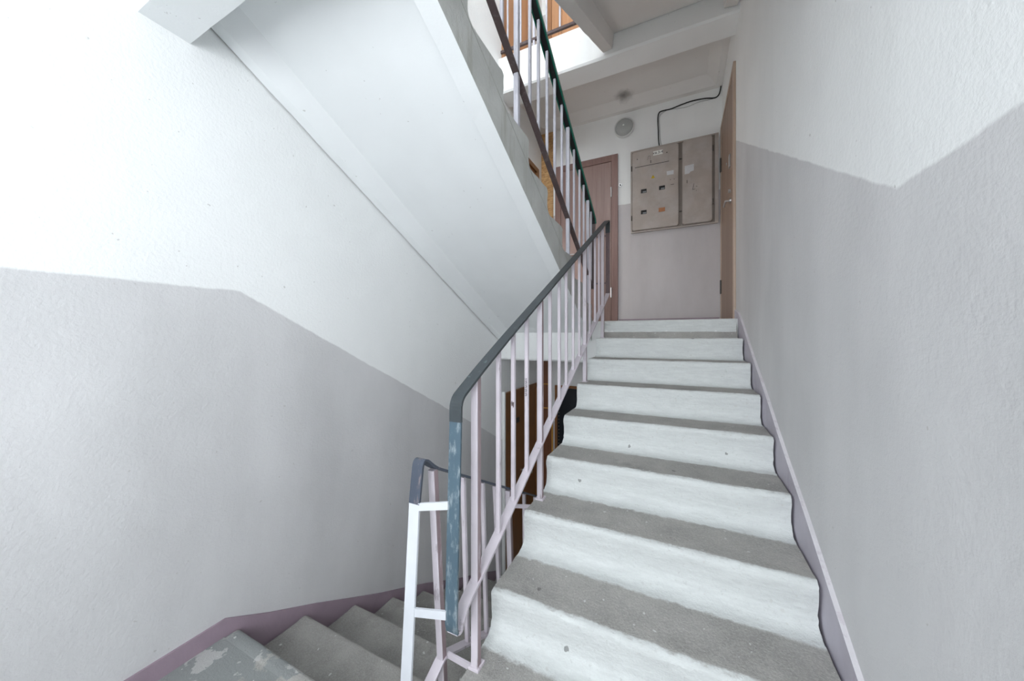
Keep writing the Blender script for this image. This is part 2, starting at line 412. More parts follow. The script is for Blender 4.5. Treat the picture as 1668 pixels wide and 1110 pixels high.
# ------------------------------------------------------------------ dimensions
XL, XR = -1.72, 0.42
YF = 4.47
G = 0.2965; RS = 0.155
Y0 = 0.828; Y9 = 3.20
Z_LOW, Z_MID, Z_TOP, Z_MID2, Z_UP = -2.65, -1.255, 0.14, 1.535, 2.93
Z_ROOF = 5.58
ZB, ZT = Z_LOW - 0.15, Z_ROOF + 0.15

# ------------------------------------------------------------------ walls
tag(link('wall_left', bx(XL - 0.2, XL, BACK - 0.25, YF + 0.2, ZB, ZT), M['wall_left']),
    'white plastered stairwell wall over a pale grey dado, left side', 'wall', kind='structure')
tag(link('wall_right', bx(XR, XR + 0.2, BACK - 0.25, YF + 0.2, ZB, ZT), M['wall_right']),
    'white plastered wall over a pale grey stepped dado, beside the ascending flight', 'wall', kind='structure')
tag(link('wall_far', bx(XL, XR, YF, YF + 0.2, ZB, ZT), M['wall_far']),
    'end wall of the landings with doors and the meter cabinet', 'wall', kind='structure')
bm = bmesh.new()
a, b = WIN[0][0], WIN[0][1]
box(bm, XL, a, BACK - 0.25, BACK, ZB, ZT); box(bm, b, XR, BACK - 0.25, BACK, ZB, ZT)
zs = [ZB, WIN[2][2], WIN[2][3], WIN[0][2], WIN[0][3], WIN[1][2], WIN[1][3], ZT]
for i in range(0, 8, 2): box(bm, a, b, BACK - 0.25, BACK, zs[i], zs[i + 1])
tag(link('wall_back', bm, M['wall_back']), 'window wall of the half landings behind the viewpoint', 'wall', kind='structure')
for i, (a, b, c, d) in enumerate(WIN):
    t = thing('window_%d' % (i + 1), 'white framed stairwell window %s' % ['of the near half landing', 'of the upper half landing', 'small, beneath the half landing'][i], 'window', ((a + b) / 2, BACK - 0.16, c), kind='structure')
    bm = bmesh.new(); f = 0.05
    box(bm, a, b, BACK - 0.2, BACK - 0.14, c, c + f); box(bm, a, b, BACK - 0.2, BACK - 0.14, d - f, d)
    box(bm, a, a + f, BACK - 0.2, BACK - 0.14, c + f, d - f); box(bm, b - f, b, BACK - 0.2, BACK - 0.14, c + f, d - f)
    box(bm, (a + b) / 2 - 0.03, (a + b) / 2 + 0.03, BACK - 0.2, BACK - 0.14, c + f, d - f)
    part('window_frame', bm, M['pvc'], t)
    part('pane', bx(a + f, b - f, BACK - 0.172, BACK - 0.168, c + f, d - f), M['pane'], t)

# ------------------------------------------------------------------ floors, landings, ceilings
tag(link('floor', bx(XL, XR, BACK, YF, ZB, Z_LOW), M['landing']), 'concrete floor of the lower landing', 'floor', kind='structure')
def landing(name, z, y0, y1, label, m):
    bm = bx(XL, XR, y0, y1, z - (0.05 if z > 2 else 0.10), z - 0.0012)
    return tag(link(name, bm, m), label, 'floor', kind='structure')
landing('floor', Z_MID, BACK, Y0 - 0.060, 'half landing with flaked grey-green paint at the head of the descending steps', M['landing'])
landing('floor', Z_TOP, Y9 + 0.060, YF, 'concrete landing in front of the flat doors at the top of the flight', M['landing'])
landing('floor', Z_MID2, BACK, Y0 - 0.060, 'upper half landing above the viewpoint', M['landing'])
landing('floor', Z_UP + 0.0, Y9 + 0.060, YF, 'top storey landing behind the railing', M['landing'])
tag(link('ceiling', bx(XL, XR, BACK, YF, Z_ROOF, ZT), M['ceiling']), 'roof slab over the stairwell', 'ceiling', kind='structure')

def tray(z_rim, z_ctr, y0, y1, label, m):
    """cast ceiling panel: rim and a bevel up to the recessed middle"""
    bm = bmesh.new(); x0, x1 = XL, XR
    rim = 0.06; bev = 0.10
    xo = [x0, x0 + rim, x0 + rim + bev, x1 - rim - bev, x1 - rim, x1]
    yo = [y0, y0, y0 + 0.10, y1 - rim - 0.11, y1 - rim, y1]
    zz = [z_rim, z_rim, z_ctr, z_ctr, z_rim, z_rim]
    grid = {}
    for i, x in enumerate(xo):
        for j, y in enumerate(yo):
            if j == 0: continue
            z = z_ctr if (2 <= i <= 3 and 2 <= j <= 3) else z_rim
            grid[i, j] = bm.verts.new((x, y, z))
    for i in range(5):
        for j in range(1, 5):
            bm.faces.new((grid[i, j], grid[i + 1, j], grid[i + 1, j + 1], grid[i, j + 1]))
    # top cap so that the panel is solid
    tops = [bm.verts.new((x, y, z_ctr + 0.02)) for x, y in ((x0, y0), (x1, y0), (x1, y1), (x0, y1))]
    bm.faces.new(tops)
    ring = [[grid[i, 1] for i in range(6)], [grid[5, j] for j in range(1, 6)], [grid[i, 5] for i in range(5, -1, -1)], [grid[0, j] for j in range(5, 0, -1)]]
    for k, r in enumerate(ring): bm.faces.new([tops[(k + 1) % 4], tops[k]] + r)
    return tag(link('ceiling', bm, m), label, 'ceiling', kind='structure')
tray(Z_UP - 0.155, Z_UP - 0.075, Y9 + 0.25, YF, 'grey recessed ceiling panel over the landing with the meter cabinet', M['ceiling'])
tray(Z_TOP - 0.155, Z_TOP - 0.11, Y9 + 0.25, YF, 'ceiling of the lower landing', M['soffit'])
tag(link('ceiling', bx(XL, XR, BACK, 0.66, Z_MID2 - 0.16, Z_MID2 - 0.10), M['soffit']), 'underside of the upper half landing', 'ceiling', kind='structure')

def beam(n, y0, y1, z0, z1, label, m):
    bm = bmesh.new()
    nseg = 26; rows = []
    for i in range(nseg + 1):
        x = XL + (XR - XL) * i / nseg
        j = lambda s: (noise.noise(Vector((x * 5, s, z0))) * 0.006)
        c = [(x, y0 + 0.012, z1), (x, y0 + j(1), z1 - 0.02), (x, y0 + j(2), z0 + 0.015), (x, y0 + 0.015, z0 + j(3)), (x, y1, z0 + j(4)), (x, y1, z1)]
        rows.append([bm.verts.new(p) for p in c])
    for a_, b_ in zip(rows, rows[1:]):
        for k in range(6): bm.faces.new((a_[k], b_[k], b_[(k + 1) % 6], a_[(k + 1) % 6]))
    bm.faces.new(rows[0]); bm.faces.new(rows[-1][::-1])
    return tag(link('trim_%d' % n, bm, m), label, 'beam', kind='structure')
beam(1, Y9 + 0.004, Y9 + 0.25, Z_TOP - 0.385, Z_TOP - 0.001, 'white landing edge beam seen through the railing', M['white'])
beam(2, Y9 + 0.004, Y9 + 0.25, Z_UP - 0.38, Z_UP - 0.001, 'bright white edge beam of the top landing', M['white'])
beam(3, 0.50, 0.66, 1.145, Z_MID2 - 0.101, 'white beam end meeting the left wall under the upper half landing', M['soffit'])
beam(4, 0.50, 0.66, Z_MID - 0.39, Z_MID - 0.101, 'beam under the near half landing', M['soffit'])

# ------------------------------------------------------------------ flights
def arc(cy, cz, r, a0, a1, n):
    return [(cy + r * math.cos(R(a0 + (a1 - a0) * i / n)), cz + r * math.sin(R(a0 + (a1 - a0) * i / n))) for i in range(n + 1)]
def step_bm(x0, x1, d, yk, zk, seed, rough=0.0035, nx=28, last=False):
    """one step; d=+1 climbs towards +Y. profile as (s, z, paint), s measured along the climb from the riser"""
    zb = zk - RS; prof = []
    r1 = 0.055
    prof.append((-0.060, zb, 0.62)); prof.append((-0.050, zb + 0.0005, 0.85))
    for s, z in arc(-r1 + 0.004, zb + r1, r1, -80, -8, 5): prof.append((s, z, 1.0))
    prof.append((0.001, zb + 0.085, 1.0)); prof.append((-0.004, zk - 0.034, 1.0))
    r2 = 0.022
    for s, z in arc(r2 - 0.005, zk - r2, r2, 175, 95, 4): prof.append((s, z, 0.85 if z < zk - 0.006 else 0.55))
    prof.append((0.032, zk, 0.25)); prof.append((0.055, zk - 0.001, 0.0)); prof.append((0.12, zk - 0.001, 0.0)); prof.append((0.18, zk, 0.0))
    endd = (G - 0.060) if not last else 0.075
    if last: prof = prof[:-2]
    if not last: prof.append((endd - 0.03, zk, 0.28)); prof.append((endd, zk, 0.62 if not last else 0.0))
    bm = bmesh.new(); lay = bm.verts.layers.float.new('paint')
    rows = []; 
    for i in range(nx + 1):
        u = i / nx; x = x0 + (x1 - x0) * u; row = []
        for j, (s, z, p) in enumerate(prof):
            k = noise.noise(Vector((x * 6, seed * 3.1, j * 0.35))) * rough + noise.noise(Vector((x * 21, seed * 1.7, j * 0.9))) * rough * 0.6
            edge = 0.0
            if i == 0 or i == nx:
                edge = noise.noise(Vector((seed * 5.3, j * 2.3, i))) * 0.004
            zz = z + (k if 1 < j < len(prof) - 2 else 0) * 0.6
            ss = s + (k if 1 < j < len(prof) - 2 else 0)
            v = bm.verts.new((x + edge, yk + d * ss, zz)); v[lay] = p; row.append(v)
        b0 = bm.verts.new((x, yk + d * endd, zk - 0.02)); b1 = bm.verts.new((x, yk - d * 0.060, zb - 0.02)); b0[lay] = 0; b1[lay] = 0
        row += [b0, b1]; rows.append(row)
    n = len(rows[0])
    for a_, b_ in zip(rows, rows[1:]):
        for k in range(n): bm.faces.new((a_[k], a_[(k + 1) % n], b_[(k + 1) % n], b_[k]))
    f0 = bm.faces.new(rows[0]); f1 = bm.faces.new(rows[-1][::-1])
    f0.material_index = 1; f1.material_index = 1
    return bm
def flight(label, x0, x1, d, z_base, y_first, mstep, mside, wall_side, seed0, ms, rec=0.08):
    t = thing('stair_flight', label, 'stairs', ((x0 + x1) / 2, y_first, z_base))
    for k in range(1, 10):
        yk = y_first + d * G * (k - 1); zk = z_base + RS * k
        bm = step_bm(x0, x1, d, yk, zk, seed0 + k, last=(k == 9))
        part('step', bm, [mstep if not (k == 9 and seed0 == 30) else M['landing'], mside], t, smooth=True)
    # slab: parallel to the pitch, ribbed edges with a bevel to the recessed soffit
    yl = y_first + d * G * 8
    def zn(y): return z_base + RS + S * d * (y - y_first)      # nosing line
    sec_x = [x0, x0 + 0.115, x1 - 0.115, x1]
    A, B = [], []
    ya = y_first - d * 0.06; yb = yl + (0 if d > 0 else -0.166)
    ends = []; e0, g0 = (0.045, 0.085) if d < 0 else (0.078, 0.017)
    for y in (ya, yb):
        top = zn(y) - RS + 0.006; bot = zn(y) - 0.338
        prof = [(x0, top), (x0, bot), (x0 + e0, bot + 0.012), (x0 + e0 + g0, bot + rec), (x1 - 0.105, bot + rec), (x1 - 0.088, bot + 0.012), (x1, bot), (x1, top)]
        ends.append(prof)
    bm = bmesh.new(); nseg = 40; rows = []
    for i in range(nseg + 1):
        u = i / nseg; y = ya + (yb - ya) * u
        row = []
        for k in range(8):
            x = ends[0][k][0]; z = ends[0][k][1] * (1 - u) + ends[1][k][1] * u
            if k in (1, 2, 5, 6): z += noise.noise(Vector((y * 7, seed0, k))) * 0.005
            row.append(bm.verts.new((x, y, z)))
        rows.append(row)
    for a_, b_ in zip(rows, rows[1:]):
        for k in range(8):
            f = bm.faces.new((a_[k], b_[k], b_[(k + 1) % 8], a_[(k + 1) % 8]))
            f.material_index = 1 if k in (0, 6) else 0
    bm.faces.new(rows[0]); bm.faces.new(rows[-1][::-1])
    part('slab', bm, [ms, mside], t)
    return t
AX0, AX1 = -0.633, 0.397
CX0, CX1 = XL + 0.010, -0.738
flight('concrete flight with white painted risers climbing beside the right wall to the flat doors', AX0, AX1, 1, Z_MID, Y0, M['step'], M['step'], 1, 10, M['soffit'])
flight('grey worn flight descending along the left wall', CX0 + 0.008, CX1, -1, Z_LOW, Y9 - 0.008, M['step_dark'], M['concrete_side'], -1, 30, M['soffit'])
flight('overhead flight with smooth white underside against the left wall', CX0, CX1, -1, Z_TOP, Y9, M['step'], M['concrete_side'], -1, 50, M['soffit'])
flight('uppermost flight, grey underside seen at the top beneath the top landing', AX0, XR - 0.02, 1, Z_MID2, Y0, M['step'], M['ceiling'], 1, 70, M['ceiling'], rec=0.14)

# ------------------------------------------------------------------ skirtings
def skirt(name, x0, x1, top, bottom, m, label, edge=None):
    bm = bmesh.new()
    for (a_, b_), (c_, d_) in zip(zip(top, top[1:]), zip(bottom, bottom[1:])):
        prism_x(bm, [a_, b_, d_, c_], x0, x1)
    if edge:
        for f in bm.faces:
            if f.normal.z > 0.6: f.material_index = 1
    for f in bm.faces: f.normal_update()
    ms = [m] + ([edge] if edge else [])
    if edge:
        for f in bm.faces:
            if abs(f.normal.x) < 0.1 and f.calc_center_median().z > -50 and abs(f.normal.z) > 0.5: f.material_index = 1
    return tag(link(name, bm, ms), label, 'baseboard', kind='structure')
def nosA(y): return Z_MID + RS + S * (y - Y0)
pts_t = [(BACK, Z_MID + 0.09), (0.68, Z_MID + 0.09)] + [(y, nosA(y) + 0.045 + 0.004 * math.sin(y * 9)) for y in [0.80 + i * 0.2 for i in range(13)]] + [(3.395, nosA(3.395) - 0.02)]
pts_b = [(p[0], p[1] - (0.10 if p[0] < 0.7 else 0.30)) for p in pts_t]
skirt('baseboard_right', 0.406, XR, pts_t, pts_b, M['lilac_skirt'], 'lilac grey skirting with a pale top edge following the steps', M['pale_skirt'])
def nosB(y): return Z_MID - S * (y - 0.82)
pts_t = [(BACK, Z_MID + 0.07), (0.775, Z_MID + 0.07)] + [(y, nosB(y) + 0.036 + 0.005 * math.sin(y * 7)) for y in [0.95 + i * 0.225 for i in range(11)]] + [(3.24, Z_LOW + 0.1)]
pts_b = [(p[0], p[1] - (0.10 if p[0] < 0.8 else 0.26)) for p in pts_t[:-1]] + [(3.24, Z_LOW)]
skirt('baseboard_left', XL, XL + 0.009, pts_t, pts_b, M['mauve'], 'mauve painted skirting band along the descending steps')
tag(link('baseboard_far', bx(-0.69, XR - 0.03, YF - 0.012, YF, Z_TOP, Z_TOP + 0.07), M['mauve']), 'thin mauve skirting below the meter cabinet', 'baseboard', kind='structure')

# ------------------------------------------------------------------ railings
def hr_line(off, sl): return lambda y: off + sl * y
def balusters(t, X, ys, ztop, zbot, size, m, name='baluster', lean=None):
    for i, y in enumerate(ys):
        a_, b_ = (y, y) if lean is None else (y + lean[i][0], y + lean[i][1])
        part(name, post(bmesh.new(), (X, b_, zbot(b_)), (X, a_, ztop(a_)), size), m, t)
TH, TL = 0.016, 0.026
# --- railing A, beside the ascending flight
XA = -0.612
tA = thing('stair_railing', 'lilac painted steel railing with slate handrail beside the ascending flight', 'railing', (XA, 0.98, Z_MID + RS))
za = hr_line(-0.634, S); zla = hr_line(-1.335, S)
path = fillet([(0.866, -0.26), (0.867, -0.193), (1.00, za(1.0) - 0.004), (1.2, za(1.2)), (3.255, za(3.255)), (3.302, za(3.255) + 0.012), (3.306, 0.97)], {1: 0.06, 2: 0.08, 4: 0.03, 5: 0.03})
part('handrail', sweep(path, XA, 0.042, 0.009), M['slate'], tA)
part('end_strip', sweep(fillet([(0.866, -0.26), (0.852, -0.60), (0.843, -0.86), (0.850, -0.886)], 0.05), XA, 0.042, 0.007), M['blue_worn'], tA, 'flaking blue end strip at the foot of the handrail')
part('lower_rail', sweep(fillet([(0.850, -0.886), (0.872, -0.898), (0.905, zla(0.905) + 0.015), (1.1, zla(1.1)), (3.26, zla(3.26)), (3.303, 0.40)], {1: 0.02, 2: 0.03, 4: 0.03}), XA, 0.036, 0.010), M['lilac'], tA)
part('upper_end_bar', sweep(fillet([(3.306, 0.97), (3.306, 0.7), (3.303, 0.40)], 0.03), XA, 0.036, 0.009), M['brown_metal'], tA, 'brown upright closing the railing on the landing')
PA = [(0.981, Z_MID + RS), (1.568, Z_MID + 3 * RS), (2.441, Z_MID + 6 * RS), (3.066, Z_MID + 8 * RS)]
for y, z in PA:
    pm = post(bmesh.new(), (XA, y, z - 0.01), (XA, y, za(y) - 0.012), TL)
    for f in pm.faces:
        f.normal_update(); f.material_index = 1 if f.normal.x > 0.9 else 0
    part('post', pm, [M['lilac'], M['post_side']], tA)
    bm = bx(XA - 0.020, XA + 0.020, y - 0.020, y + 0.026, z - 0.004, z + 0.007, bev=0.003)
    part('foot_plate', bm, M['lilac'], tA)
balusters(tA, XA, [1.14, 1.267, 1.404, 1.708, 1.86, 1.993, 2.143, 2.291, 2.589, 2.767, 2.914], lambda y: za(y) - 0.006, lambda y: zla(y) + 0.002, TH, M['lilac'])
# --- railing B, beside the descending flight
XB = -0.755
tB = thing('stair_railing', 'lilac railing with dark handrail and white end post beside the descending flight', 'railing', (XB, 0.98, Z_MID))
zb_ = hr_line(0.044, -S); zlb = hr_line(-0.61, -S)
part('handrail', sweep(fillet([(0.846, -0.53), (0.866, -0.385), (0.93, zb_(0.93)), (1.2, zb_(1.2)), (3.25, zb_(3.25)), (3.30, zb_(3.30) - 0.06)], {1: 0.055, 2: 0.03}), XB, 0.042, 0.008), M['dark_blue'], tB)
part('end_strip', sweep(fillet([(0.846, -0.53), (0.826, -0.82), (0.803, -1.14), (0.80, -1.20), (0.83, -1.215)], 0.03), XB, 0.040, 0.007), M['white_metal'], tB, 'white painted upright end strip')
part('lower_rail', sweep(fillet([(0.83, -1.215), (0.86, -1.19), (0.985, -1.128), (1.02, zlb(1.02)), (3.25, zlb(3.25))], 0.02), XB, 0.036, 0.008), M['lilac'], tB)
PB = [(0.935, 1.005, 1), (1.507, 1.565, 3), (2.37, 2.42, 6), (3.02, 3.06, 8)]
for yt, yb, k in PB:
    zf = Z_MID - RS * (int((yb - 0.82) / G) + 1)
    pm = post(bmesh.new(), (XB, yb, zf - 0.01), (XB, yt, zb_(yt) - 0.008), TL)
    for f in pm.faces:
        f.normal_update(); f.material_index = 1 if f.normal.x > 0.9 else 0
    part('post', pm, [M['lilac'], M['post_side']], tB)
for yt, yb in [(1.115, 1.147), (1.262, 1.295), (1.37, 1.427), (1.696, 1.71), (1.85, 1.88), (1.99, 2.02), (2.13, 2.16), (2.27, 2.30), (2.56, 2.59), (2.71, 2.74), (2.86, 2.89)]:
    part('baluster', post(bmesh.new(), (XB, yb, zlb(yb)), (XB, yt, zb_(yt) - 0.005), TH), M['lilac'], tB)
# connecting flats between the two railings
for pa, pb, hh in [((XB, 0.845, -0.540), (XA, 0.852, -0.507), 0.024), ((XB, 0.823, -0.855), (XA, 0.843, -0.832), 0.026), ((XB, 1.000, -1.128), (XA, 0.985, -1.118), 0.022), ((XB, 1.56, -0.853), (XA, 1.50, -0.80), 0.018)]:
    bm = bmesh.new(); p, q = Vector(pa), Vector(pb); e_ = (q - p).normalized() * 0.017; p, q = p + e_, q - e_; u = Vector((0, 0, hh / 2)); th = Vector((0, 0.0035, 0))
    vs = [bm.verts.new(v) for v in (p - u - th, q - u - th, q + u - th, p + u - th, p - u + th, q - u + th, q + u + th, p + u + th)]
    for f in ((0, 1, 2, 3), (7, 6, 5, 4), (0, 4, 5, 1), (1, 5, 6, 2), (2, 6, 7, 3), (3, 7, 4, 0)): bm.faces.new([vs[i] for i in f])
    part('tie_bar', bm, M['white_metal'] if hh > 0.023 else M['lilac'], tA)
# --- railing C, beside the overhead flight
XC = -0.755
tC = thing('stair_railing', 'pale lavender railing with green edged black handrail beside the overhead flight', 'railing', (XC, 3.1, Z_TOP))
zc = hr_line(2.875, -S); zlc = hr_line(2.182, -S)
cpath = fillet([(0.84, zc(0.84) - 0.10), (0.86, zc(0.86) - 0.01), (1.0, zc(1.0)), (3.34, zc(3.34)), (3.356, 1.09)], {1: 0.05, 3: 0.03})
part('handrail', sweep(cpath, XC, 0.034, 0.016), M['black'], tC)
bm = bmesh.new()
for sx in (-1, 1): sweep(cpath, XC + sx * 0.021, 0.008, 0.022, bm)
up = [p + Vector((0.004, 0.011)) for p in cpath]
sweep(up, XC, 0.046, 0.005, bm)
part('green_cover', bm, M['green'], tC, 'green cover on the handrail edges')
part('lower_rail', sweep(fillet([(0.84, zlc(0.84)), (1.2, zlc(1.2)), (3.30, zlc(3.30)), (3.352, zlc(3.352) + 0.03), (3.356, 1.09)], {3: 0.04}), XC, 0.034, 0.009), M['brown_bar'], tC, 'brown lower rail')
PC = [1.603, 2.5, 3.12]
for y in PC:
    z = Z_TOP + RS * (int((Y9 - y) / G) + 1)
    part('post', post(bmesh.new(), (XC, y, z - 0.01), (XC, y, zc(y) - 0.012), TL), M['lavender'], tC)
balusters(tC, XC, [1.02, 1.17, 1.309, 1.439, 1.775, 1.905, 2.051, 2.198, 2.352, 2.666, 2.832, 2.97, 3.244], lambda y: zc(y) - 0.008, lambda y: zlc(y) + 0.002, TH, M['lavender'])
for z in (0.945, 0.50):
    part('tie_bar', bx(XC, XA, 3.30, 3.312, z - 0.008, z + 0.008), M['brown_metal'], tC)
# --- railing of the uppermost flight and guard of the top landing
XD = -0.612
tD = thing('stair_railing', 'railing of the uppermost flight, mostly above the view', 'railing', (XD, 1.0, Z_MID2))
zd = hr_line(-0.634 + 2.79, S); zld = hr_line(-1.335 + 2.79, S)
part('handrail', sweep([Vector((0.87, zd(0.87))), Vector((3.28, zd(3.28)))], XD, 0.042, 0.009), M['slate'], tD)
part('lower_rail', sweep([Vector((0.87, zld(0.87))), Vector((3.28, zld(3.28)))], XD, 0.034, 0.009), M['brown_bar'], tD)
balusters(tD, XD, [0.98 + 0.148 * i for i in range(15)], lambda y: zd(y), lambda y: zld(y), TH, M['lavender'])
for y, k in ((0.981, 1), (1.62, 3), (2.441, 6), (3.066, 8)):
    part('post', post(bmesh.new(), (XD, y, Z_MID2 + k * RS - 0.01), (XD, y, zd(y)), TL), M['lavender'], tD)
tE = thing('landing_railing', 'guard railing with brown rail at the edge of the top landing', 'railing', (-1.2, 3.26, Z_UP))
YE = 3.26
part('lower_rail', bx(XL, -0.64, YE - 0.012, YE + 0.012, Z_UP + 0.083, Z_UP + 0.110), M['brown_bar'], tE)
part('handrail', bx(XL, -0.64, YE - 0.02, YE + 0.02, Z_UP + 0.90, Z_UP + 0.915), M['slate'], tE)
for i, x in enumerate([-1.64, -1.49, -1.205, -1.065, -0.92, -0.78]):
    part('baluster', post(bmesh.new(), (x, YE, Z_UP + 0.10), (x, YE, Z_UP + 0.90), TH), M['lavender'], tE)
for x in (-1.34, -0.66):
    part('post', post(bmesh.new(), (x, YE, Z_UP - 0.005), (x, YE, Z_UP + 0.90), 0.022), M['lavender'], tE)

# ------------------------------------------------------------------ doors
def door_far(n, x0, x1, z0, z1, fw, mf, ml, label, hinges=True, hm=None, studs=False, panels=False):
    t = thing('door_%d' % n, label, 'door', ((x0 + x1) / 2, YF, z0), kind='structure')
    yf = YF - 0.028
    bm = bmesh.new()
    box(bm, x0, x0 + fw, yf, YF, z0, z1, 0.003); box(bm, x1 - fw, x1, yf, YF, z0, z1, 0.003); box(bm, x0 + fw, x1 - fw, yf, YF, z1 - fw, z1, 0.003)
    part('frame', bm, mf, t)
    leaf = part('leaf', bx(x0 + fw + 0.004, x1 - fw - 0.004, yf + 0.008, YF, z0 + 0.01, z1 - fw - 0.004, 0.002), ml, t)
    if hinges:
        for z in (z0 + 0.41, z0 + 1.67):
            part('hinge', cyl(bmesh.new(), (x1 - fw - 0.002, yf - 0.004, z - 0.062), (x1 - fw - 0.002, yf - 0.004, z + 0.062), 0.009, 10), M['steel'], t)
    hb = bmesh.new(); xx = x0 + fw + 0.09; z = z0 + 0.90
    cyl(hb, (xx, yf + 0.008, z + 0.03), (xx, yf - 0.002, z + 0.03), 0.024, 16)
    cyl(hb, (xx, yf, z + 0.03), (xx, yf - 0.045, z + 0.03), 0.008); cyl(hb, (xx, yf - 0.042, z + 0.03), (xx + 0.11, yf - 0.042, z + 0.03), 0.008)
    part('handle', hb, M['steel'], t)
    if studs:
        bm = bmesh.new()
        for i in range(42):
            zz = z0 + 0.06 + i * 0.046
            for xx in (x0 + fw + 0.022, x1 - fw - 0.022):
                bmesh.ops.create_icosphere(bm, subdivisions=1, radius=0.006, matrix=Matrix.Translation((xx, yf + 0.005, zz)))
        part('stud', bm, M['brass'], t)['kind'] = 'stuff'
    if panels:
        for xx in (x0 + fw + 0.10, x0 + fw + 0.14, x1 - fw - 0.12):
            part('moulding', bx(xx, xx + 0.012, yf + 0.001, yf + 0.01, z0 + 0.05, z1 - 0.15), M['wood_up_dark'], t)
    return t
def door_side(n, sgn, xw, y0, y1, z0, z1, fw, mf, ml, label, depth=0.03, recess=0.02):
    """door in a side wall; sgn=+1 wall on the right (faces -X)"""
    t = thing('door_%d' % n, label, 'door', (xw, (y0 + y1) / 2, z0), kind='structure')
    xi = xw - sgn * depth; xl = xw - sgn * (depth - recess)
    def b(bm, xa, xb, *r, **k): return box(bm, min(xa, xb), max(xa, xb), *r, **k)
    bm = bmesh.new()
    b(bm, xi, xw, y0, y0 + fw, z0, z1, bev=0.003); b(bm, xi, xw, y1 - fw, y1, z0, z1, bev=0.003); b(bm, xi, xw, y0 + fw, y1 - fw, z1 - fw, z1, bev=0.003)
    part('frame', bm, mf, t)
    part('leaf', b(bmesh.new(), xl, xw, y0 + fw + 0.004, y1 - fw - 0.004, z0 + 0.012, z1 - fw - 0.004, bev=0.002), ml, t)
    return t, xl
# lower landing
d1 = door_far(1, -1.525, -0.62, Z_LOW, -0.66, 0.035, M['wood_low'], M['leather'], 'black leatherette door with brass studs on the lower landing', hinges=False, studs=True)
d2, xl = door_side(2, -1, XL, 3.31, 4.26, Z_LOW, -0.615, 0.05, M['wood_low'], M['wood_low'], 'dark orange wooden door on the lower landing, left wall')
part('architrave', bx(XL, XL + 0.03, 3.285, 3.309, Z_LOW, -0.60), M['white'], d2, 'white painted door edge')
part('spyhole', bx(xl, xl + 0.004, 3.62, 3.70, -1.01, -0.95, 0.001), M['iron'], d2)
for z in (-0.95, -2.2): part('hinge', bx(xl, xl + 0.016, 3.352, 3.372, z - 0.10, z + 0.05), M['iron'], d2)
for k, (y, z) in enumerate([(3.80, -1.62), (4.02, -1.55), (4.05, -1.72)]):
    part('lock', cyl(bmesh.new(), (xl, y, z), (xl + 0.02, y, z), 0.02), M['steel'], d2)
# left wall, landing level
d3, xl = door_side(3, -1, XL, 3.34, 4.29, Z_TOP, 2.22, 0.06, M['wood_low'], M['wood_low'], 'brown door on the left wall behind the overhead flight')
part('door_pane', bx(xl, xl + 0.012, 3.48, 4.12, 0.38, 1.46, 0.002), M['pvc'], d3, 'pale frosted pane')  # pale plate added on the leaf to back the landing fill light
# far wall, landing level
door_far(4, -1.52, -0.70, Z_TOP, 2.28, 0.078, M['wood_frame'], M['wood_mid'], 'pinkish brown laminate flat door in reddish frame beside the meter cabinet')
# right wall, landing level
d5, xl = door_side(5, 1, XR, 3.425, 4.462, Z_TOP, 2.315, 0.045, M['wood_light'], M['wood_right'], 'smooth brown flat door on the right wall at the top of the steps', depth=0.020, recess=0.006)
part('threshold', bx(XR - 0.03, XR, 3.47, 4.44, Z_TOP, Z_TOP + 0.02), M['wood_frame'], d5)
hb = bmesh.new(); y = 3.62; z = 1.21
cyl(hb, (xl, y, z), (xl - 0.012, y, z), 0.024, 16); cyl(hb, (xl - 0.01, y, z), (xl - 0.045, y, z), 0.008); cyl(hb, (xl - 0.042, y - 0.005, z), (xl - 0.042, y + 0.13, z - 0.006), 0.008)
part('handle', hb, M['steel'], d5)
part('lock', bx(xl - 0.012, xl, 3.64, 3.70, 1.53, 1.64, 0.004), M['steel'], d5)
part('lock', cyl(bmesh.new(), (xl, 3.63, 1.30), (xl - 0.02, 3.63, 1.30), 0.017), M['steel'], d5)
part('spyhole', cyl(bmesh.new(), (xl, 3.92, 1.67), (xl - 0.006, 3.92, 1.67), 0.012), M['steel'], d5)
for z in (1.88, 0.54): part('hinge', bx(xl - 0.014, xl, 4.40, 4.425, z - 0.075, z + 0.075), M['iron'], d5)
# top landing
d6, xl = door_side(6, -1, XL, 3.27, 3.99, Z_UP, 5.05, 0.05, M['wood_up_dark'], M['wood_up'], 'orange brown door on the left wall of the top landing')
door_far(7, -1.635, -0.72, Z_UP, 5.05, 0.06, M['wood_up_dark'], M['wood_up'], 'orange brown panelled door on the end wall of the top landing', hinges=False, panels=True)
# boards in the far left corner
tag(link('board', bx(XL + 0.002, -1.552, YF - 0.022, YF - 0.002, Z_TOP, 2.775), M['osb']), 'strand board panel closing the corner niche left of the flat door', 'board')
t = thing('niche_cover', 'reddish brown corner cover with yellow joints on the lower landing', 'panel', (-1.64, YF - 0.01, Z_LOW))
for z0, z1 in ((Z_LOW, -0.990), (-0.976, -0.662), (-0.648, -0.02)):
    part('cover_board', bx(XL + 0.002, -1.572, YF - 0.02, YF - 0.001, z0, z1), M['wood_panel'], t)
for z in (-0.983, -0.655): part('joint_strip', bx(XL + 0.002, -1.572, YF - 0.022, YF - 0.001, z - 0.006, z + 0.006), M['yellow_trim'], t)
part('edge_strip', bx(-1.571, -1.556, YF - 0.024, YF - 0.001, Z_LOW, -1.18), M['yellow_trim'], t)

